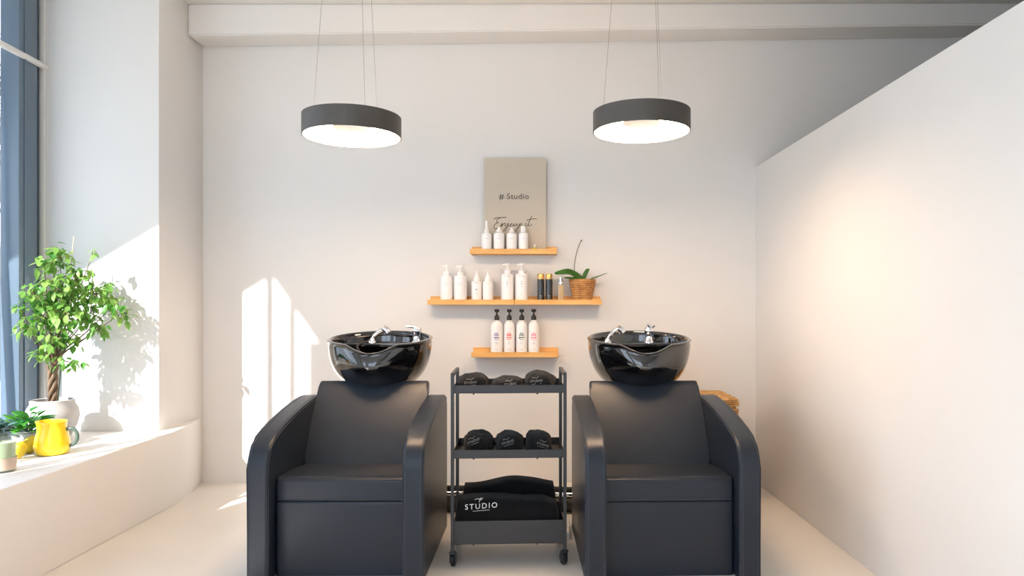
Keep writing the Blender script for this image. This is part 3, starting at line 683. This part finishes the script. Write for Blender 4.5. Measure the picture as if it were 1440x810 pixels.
# folded towels in the bottom tier
def folded(root, z0, z1f, x0, x1, y0, y1, seed, hump, layers=2):
    bm = NB(); NX, NY = 60, 14; top = []; bot = []
    per = []
    # closed cross-section in yz swept along x
    NS = 40
    for i in range(NX+1):
        u = i/NX; x = x0+(x1-x0)*u; e = min(1, min(u, 1-u)*22+0.70)**0.5
        ht = (z1f(u)-z0)*e; ring = []
        for k in range(NS):
            a = 2*PI*k/NS; c, s = math.cos(a), math.sin(a)
            py = math.copysign(abs(c)**0.45, c); pz = math.copysign(abs(s)**0.45, s)
            y = (y0+y1)/2+py*(y1-y0)/2; z = z0+(pz*0.5+0.5)*ht
            nz = noise.noise(Vector((x*9+seed, y*9, z*14)))*0.006*(0 if pz < -.9 else 1)
            gr = math.exp(-(((pz*.5+.5)-0.5)/0.05)**2)*0.004
            ring.append(bm.verts.new((x, y-py*gr+nz*0.5, max(z0, z+nz*0.6))))
        per.append(ring)
    for A, B in zip(per[:-1], per[1:]):
        for k in range(NS): bm.faces.new((A[k], A[(k+1) % NS], B[(k+1) % NS], B[k]))
    bm.faces.new(per[0][::-1]); bm.faces.new(per[-1])
    return obj('towel_fold', bm, 'towel', root, smooth=70)
gt = 'folded black towels in the trolley bottom tier'
t = empty('folded_towel', 'folded black towel with white STUDIO logo at the front of the bottom tier', 'towel', TR(0, 0.0, 0.1035), R(2.6), gt)
ff = lambda u: 0.190+0.006*math.sin(u*5)+(0.0)
folded(t, 0.0, lambda u: 0.187+0.006*math.sin(u*4+.5)-0.02*max(0, u-.85)/.15, -0.233, 0.222, 0.012, 0.150, 3.1, 0)
def PXl(px): return (px-765)*3.13/1000+0.154
tb = text_bm('STUDIO', 0.033, 0.0006, 1.3, 0.0)
for v in tb.verts: v.co = Vector((v.co.x+PXl(677), v.co.y+0.0055, v.co.z+0.163+(v.co.x)*0.06))
o = obj('logo_lettering', tb, 'white_thread', t, smooth=0); o['label'] = 'white word STUDIO'
bs = NB(); cx = PXl(675)
tube(bs, catmull([(cx-0.022, 0.005, 0.192), (cx-0.008, 0.005, 0.197), (cx-0.001, 0.005, 0.190), (cx-0.003, 0.005, 0.180)]), 0.0011, 5)
tube(bs, catmull([(cx-0.004, 0.005, 0.193), (cx+0.006, 0.005, 0.200), (cx+0.002, 0.005, 0.190), (cx+0.014, 0.005, 0.200)]), 0.0011, 5)
for k in range(12):
    xx = cx-0.030+k*0.0062; tube(bs, [(xx, 0.005, 0.142+0.0004*k), (xx+0.0038, 0.005, 0.1425+0.0004*k)], 0.0013, 4)
obj('logo_script', bs, 'white_thread', t)
t = empty('folded_towel', 'plain folded black towel behind the logo towel, humped on top, bottom tier', 'towel', TR(0, 0.0, 0.1035), R(2.6), gt)
folded(t, 0.0, lambda u: 0.207+0.034*math.exp(-((u-.58)/.30)**2), -0.215, 0.215, 0.155, 0.290, 8.4, 0)

# pipes and power strip behind the trolley
t = empty('waste_pipe', 'black and chrome plumbing pipes running low behind the trolley between the chairs', 'pipe', (-0.2, 3.95, 0))
bm = NB(); tube(bm, catmull([(-0.50, 0.0, 0.045), (-0.1, 0, 0.045), (0.25, 0.0, 0.045), (0.55, 0.02, 0.045)]), 0.0225+0.02, 14); obj('drain_hose', bm, 'rubber', t)
bm = NB(); tube(bm, [(-0.50, 0.0, 0.107), (0.1, 0, 0.104), (0.55, 0.0, 0.092)], 0.018, 14); obj('chrome_pipe', bm, 'chrome', t)
bm = NB(); tube(bm, catmull([(-0.50, 0.0, 0.137), (-0.1, 0, 0.136), (0.1, 0.0, 0.14), (0.22, 0.01, 0.13), (0.55, 0, 0.12)]), 0.014, 10); obj('supply_hose', bm, 'rubber', t)
t = empty('power_strip', 'white power strip on the floor between trolley and right chair', 'power strip', (0.100, 3.60, 0), R(90))
bm = NB(); box(bm, -0.12, 0.12, -0.028, 0.028, 0, 0.038, 0.006); obj('housing', bm, 'powerstrip', t)
for k in range(4):
    bm = NB(); lathe(bm, [(0, 0.0385), (0.018, 0.0385), (0.019, 0.040), (0.021, 0.040), (0.021, 0.036), (0, 0.036)], 20, (-0.085+k*0.055, 0)); obj('socket', bm, 'white_paint', t)

# wicker hamper
t = empty('wicker_hamper', 'square lidded wicker hamper against the wall behind the right shampoo chair', 'basket', (0.895, 4.235, 0))
def weave_box(x0, x1, y0, y1, z0, z1, dz):
    bm = NB(); n = int((z1-z0)/dz)
    box(bm, x0+.010, x1-.010, y0+.010, y1-.010, z0, z1)
    for i in range(n):
        z = z0+(i+.5)*dz; pts = []
        per = [(x0, y0), (x1, y0), (x1, y1), (x0, y1)]
        for q in range(4):
            a, b = per[q], per[(q+1) % 4]; m = 15
            for k in range(m):
                u = k/m; off = 0.0028*math.cos(PI*(k+i*1)) if 0 < k else 0
                p = Vector((a[0]+(b[0]-a[0])*u, a[1]+(b[1]-a[1])*u, z)); nn = Vector((0, -1, 0)) if q == 0 else Vector((1, 0, 0)) if q == 1 else Vector((0, 1, 0)) if q == 2 else Vector((-1, 0, 0))
                pts.append(p+nn*off)
        tube(bm, pts, dz*0.47, 5, closed=True)
    return bm
obj('hamper_body', weave_box(-0.202, 0.202, -0.212, 0.196, 0.0, 0.577, 0.0145), 'wicker', t)
bm = weave_box(-0.205, 0.205, -0.215, 0.20, 0.578, 0.612, 0.011); box(bm, -0.205, 0.205, -0.215, 0.20, 0.606, 0.619, 0.004)
for k in range(34): tube(bm, [(-0.2+k*0.0121, -0.21, 0.619), (-0.2+k*0.0121, 0.195, 0.619)], 0.0045, 5)
obj('lid', bm, 'wicker', t)

# ================================================ SILL OBJECTS  (sill top z = 0.425)
ZS = 0.4255
def leaf_cloud(pts_dirs, size, rnd, droop=0.5, wid=0.42):
    bm = NB()
    for p, d in pts_dirs:
        L = size*rnd.uniform(.7, 1.25); W = L*wid*rnd.uniform(.85, 1.15)
        d = d.normalized(); s = d.cross(Vector((rnd.uniform(-.3, .3), rnd.uniform(-.3, .3), 1)));
        if s.length < .05: s = Vector((1, 0, 0))
        s.normalize(); n = s.cross(d).normalized(); cv = rnd.uniform(.05, .25)*L
        prof = [(0, .02), (.2, .75), (.45, 1), (.7, .72), (.88, .32), (1.0, .02)]
        prev = None
        for u, wv in prof:
            c = p+d*L*u-n*cv*u*u
            row = [bm.verts.new(c-s*W*.5*wv+n*W*.12*wv), bm.verts.new(c), bm.verts.new(c+s*W*.5*wv+n*W*.12*wv)]
            if prev:
                bm.faces.new((prev[0], prev[1], row[1], row[0])); bm.faces.new((prev[1], prev[2], row[2], row[1]))
            prev = row
    return bm
# ficus
FX, FY = -2.66, 3.85
t = empty('potted_ficus', 'leafy green weeping fig in a white round pot on the window sill', 'potted plant', (FX, FY, ZS))
bm = NB(); lathe(bm, [(0, 0), (0.075, 0), (0.080, 0.006), (0.112, 0.07), (0.125, 0.125), (0.120, 0.165), (0.104, 0.192), (0.104, 0.212), (0.099, 0.216), (0.094, 0.212), (0.094, 0.19), (0, 0.19)], 56); obj('pot', bm, 'potwhite', t, smooth=50)
bm = NB(); lathe(bm, [(0, 0.1905), (0.093, 0.1905), (0.05, 0.197), (0, 0.2)], 32); obj('soil', bm, 'soil', t)
rnd = random.Random(11)
bm = NB()
for k in range(4):
    a0 = k*PI/2
    pts = [(0.016*math.cos(a0+u*5.5)*(1 if u < .8 else 1+2*(u-.8)), 0.016*math.sin(a0+u*5.5), 0.19+0.21*u) for u in [i/10 for i in range(11)]]
    tube(bm, pts, 0.0095, 8)
def FP(px, py, y): # photo position at depth y -> ficus local
    return Vector(((px-765)*y/1000-FX, y-FY, 1.14-(py-432)*y/1000-ZS))
clumps = [(62, 372, 3.72, .055), (85, 362, 3.80, .06), (48, 412, 3.70, .06), (80, 400, 3.66, .085), (110, 388, 3.80, .075), (135, 412, 3.72, .075), (160, 428, 3.66, .06), (172, 440, 3.72, .045),
          (60, 442, 3.74, .07), (95, 440, 3.66, .085), (128, 444, 3.80, .06), (72, 476, 3.68, .065), (38, 460, 3.70, .055), (98, 478, 3.78, .06), (58, 500, 3.72, .045), (106, 512, 3.66, .035), (140, 462, 3.70, .045), (132, 352, 3.75, .022), (30, 434, 3.74, .035), (78, 350, 3.76, .035), (100, 415, 3.86, .09), (66, 424, 3.86, .08), (86, 504, 3.70, .03), (150, 405, 3.8, .04)]
pd = []
tp = Vector((0.0, 0, 0.40))
for i, (px, py, y, r) in enumerate(clumps):
    y = 3.70+max(0, px-25)/150*0.27+(y-3.74)*0.5
    c = FP(px, py, y); mid_ = tp.lerp(c, 0.5)+Vector((rnd.uniform(-.02, .02), rnd.uniform(-.02, .02), 0.02))
    tube(bm, catmull([tp-Vector((0, 0, .03)), tp.lerp(c, .15)+Vector((0, 0, .02)), mid_, c], 5), [0.006-0.00030*q for q in range(16)], 6, caps=False)
    for k in range(max(3, int(52*(r/.07)**2))):
        v = Vector((rnd.gauss(0, 1), rnd.gauss(0, .8), rnd.gauss(0, 1))); v = v.normalized()*r*rnd.uniform(.35, 1.1)
        d = Vector((v.x*6+rnd.uniform(-.6, .6), v.y*6+rnd.uniform(-.7, .5), rnd.uniform(-1.0, .15))); pd.append((c+v, d))
        if k % 3 == 0: tube(bm, [c, c+v*0.6, c+v], 0.0012, 4, caps=False)
obj('trunk', bm, 'bark', t, smooth=60)
obj('foliage', leaf_cloud(pd, 0.052, rnd, wid=.52), 'ficus', t, smooth=60)
bm = NB(); tube(bm, [(-0.0, 0.03, 0.19), FP(104, 332, 3.90)], 0.0028, 6); obj('support_stake', bm, 'stake', t)
bm = NB(); tube(bm, [(0.04, -0.02, 0.19), (0.065, -0.02, 0.45)], 0.003, 6); o = obj('support_stake', bm, 'stake_green', t); o['label'] = 'dark green stake'
# jug
t = empty('jug', 'bright yellow ceramic jug with a grey-green handle on the sill', 'jug', (-2.392, 3.46, ZS))
prof = [(0, 0), (0.052, 0), (0.066, 0.006), (0.075, 0.028), (0.0765, 0.050), (0.072, 0.080), (0.064, 0.110), (0.060, 0.135), (0.062, 0.155), (0.064, 0.160)]
bm = NB(); lathe(bm, prof+[(0.061, 0.161), (0.056, 0.135), (0.066, 0.08), (0.068, 0.04), (0, 0.012)], 56)
for v in bm.verts:
    if v.co.z > 0.11 and v.co.x < -0.03: v.co.x -= (v.co.z-0.11)*0.16; v.co.z += 0.002
obj('body', bm, 'jug', t, smooth=50)
bm = NB(); tube(bm, catmull([(0.058, 0.012, 0.118), (0.085, 0.018, 0.122), (0.104, 0.022, 0.100), (0.106, 0.022, 0.070), (0.092, 0.02, 0.046), (0.068, 0.015, 0.036)]), 0.0085, 12); obj('handle', bm, 'jug_handle', t)
# lemons
def lemon(x, y, rx, rz, tilt, label):
    bm = NB(); prof = []
    for i in range(17):
        u = i/16; a = PI*u; r = rx*math.sin(a)**0.9; z = -rz*math.cos(a)
        if u < .08: z -= 0.004*(1-u/.08)
        if u > .92: z += 0.006*(u-.92)/.08
        prof.append((max(r, 0) if 0 < i < 16 else 0, z))
    lathe(bm, prof, 32)
    m = Matrix.Rotation(R(tilt), 4, 'Y')
    for v in bm.verts: v.co = m@v.co
    zz = min(v.co.z for v in bm.verts)
    o = obj('lemon', bm, 'lemon', loc=(x, y, ZS-zz), smooth=60); return tag(o, label, 'lemon', 'lemons on the sill')
lemon(-2.470, 3.345, 0.030, 0.042, 25, 'yellow lemon nearer the glass candle, left of the two')
lemon(-2.510, 3.475, 0.036, 0.045, 35, 'yellow lemon right beside the yellow jug')
# candle
t = empty('glass_candle', 'pale green candle in a clear glass at the left edge of the sill', 'candle', (-2.36, 3.09, ZS))
bm = NB(); lathe(bm, [(0, 0), (0.050, 0), (0.054, 0.004), (0.058, 0.158), (0.0565, 0.160), (0.055, 0.158), (0.0515, 0.008), (0, 0.008)], 48); obj('glass', bm, 'glass_jar', t, smooth=50)
bm = NB(); lathe(bm, [(0, 0.0085), (0.050, 0.0085), (0.0538, 0.128), (0, 0.128)], 40); obj('wax', bm, 'wax', t)
bm = NB(); lathe(bm, [(0.0548, 0.012), (0.0565, 0.062), (0.0572, 0.062), (0.0555, 0.012), (0.0548, 0.012)], 48); obj('paper_label', bm, 'label_brown', t)
bm = NB(); tube(bm, [(0, 0, 0.128), (0.002, 0, 0.142)], 0.0012, 6); obj('wick', bm, 'ink', t)
# two small plants
def small_plant(name, x, y, px, py, m, seed, label, pot_r, pot_h, spread, hgt, n, size, square):
    t = empty(name, label, 'potted plant', (x, y, ZS)); bm = NB()
    if square: box(bm, -pot_r, pot_r, -pot_r, pot_r, 0, pot_h, 0.005); box(bm, -pot_r*1.05, pot_r*1.05, -pot_r*1.05, pot_r*1.05, pot_h-0.012, pot_h+0.002, 0.003)
    else: lathe(bm, [(0, 0), (pot_r*.75, 0), (pot_r, pot_h), (pot_r*.9, pot_h), (0, pot_h-.01)], 40)
    obj('pot', bm, 'potwhite', t)
    rnd = random.Random(seed); pd = []; st = NB()
    for k in range(n):
        a = rnd.uniform(0, 2*PI); rr = spread*math.sqrt(rnd.random()); p = Vector((rr*math.cos(a), rr*math.sin(a), pot_h+hgt*rnd.uniform(.15, 1)*(1-.4*rr/spread)))
        d = Vector((math.cos(a), math.sin(a), rnd.uniform(-.2, .9))); pd.append((p, d))
        if k % 3 == 0: tube(st, catmull([(p.x*.2, p.y*.2, pot_h-0.005), (p.x*.5, p.y*.5, pot_h+(p.z-pot_h)*.6), p], 3), 0.0018, 5)
    obj('stems', st, 'stake_green', t)
    obj('foliage', leaf_cloud(pd, size, rnd, wid=.68), m, t, smooth=60)
small_plant('potted_kalanchoe', -2.60, 3.585, 0, 0, 'succulent', 21, 'bright green broad-leaved plant in a white pot behind the lemons', 0.050, 0.085, 0.068, 0.11, 80, 0.062, True)
small_plant('potted_kalanchoe', -2.590, 3.345, 0, 0, 'bluegreen', 22, 'bluish dark green leafy plant at the left edge, behind the candle', 0.050, 0.08, 0.055, 0.12, 80, 0.056, True)
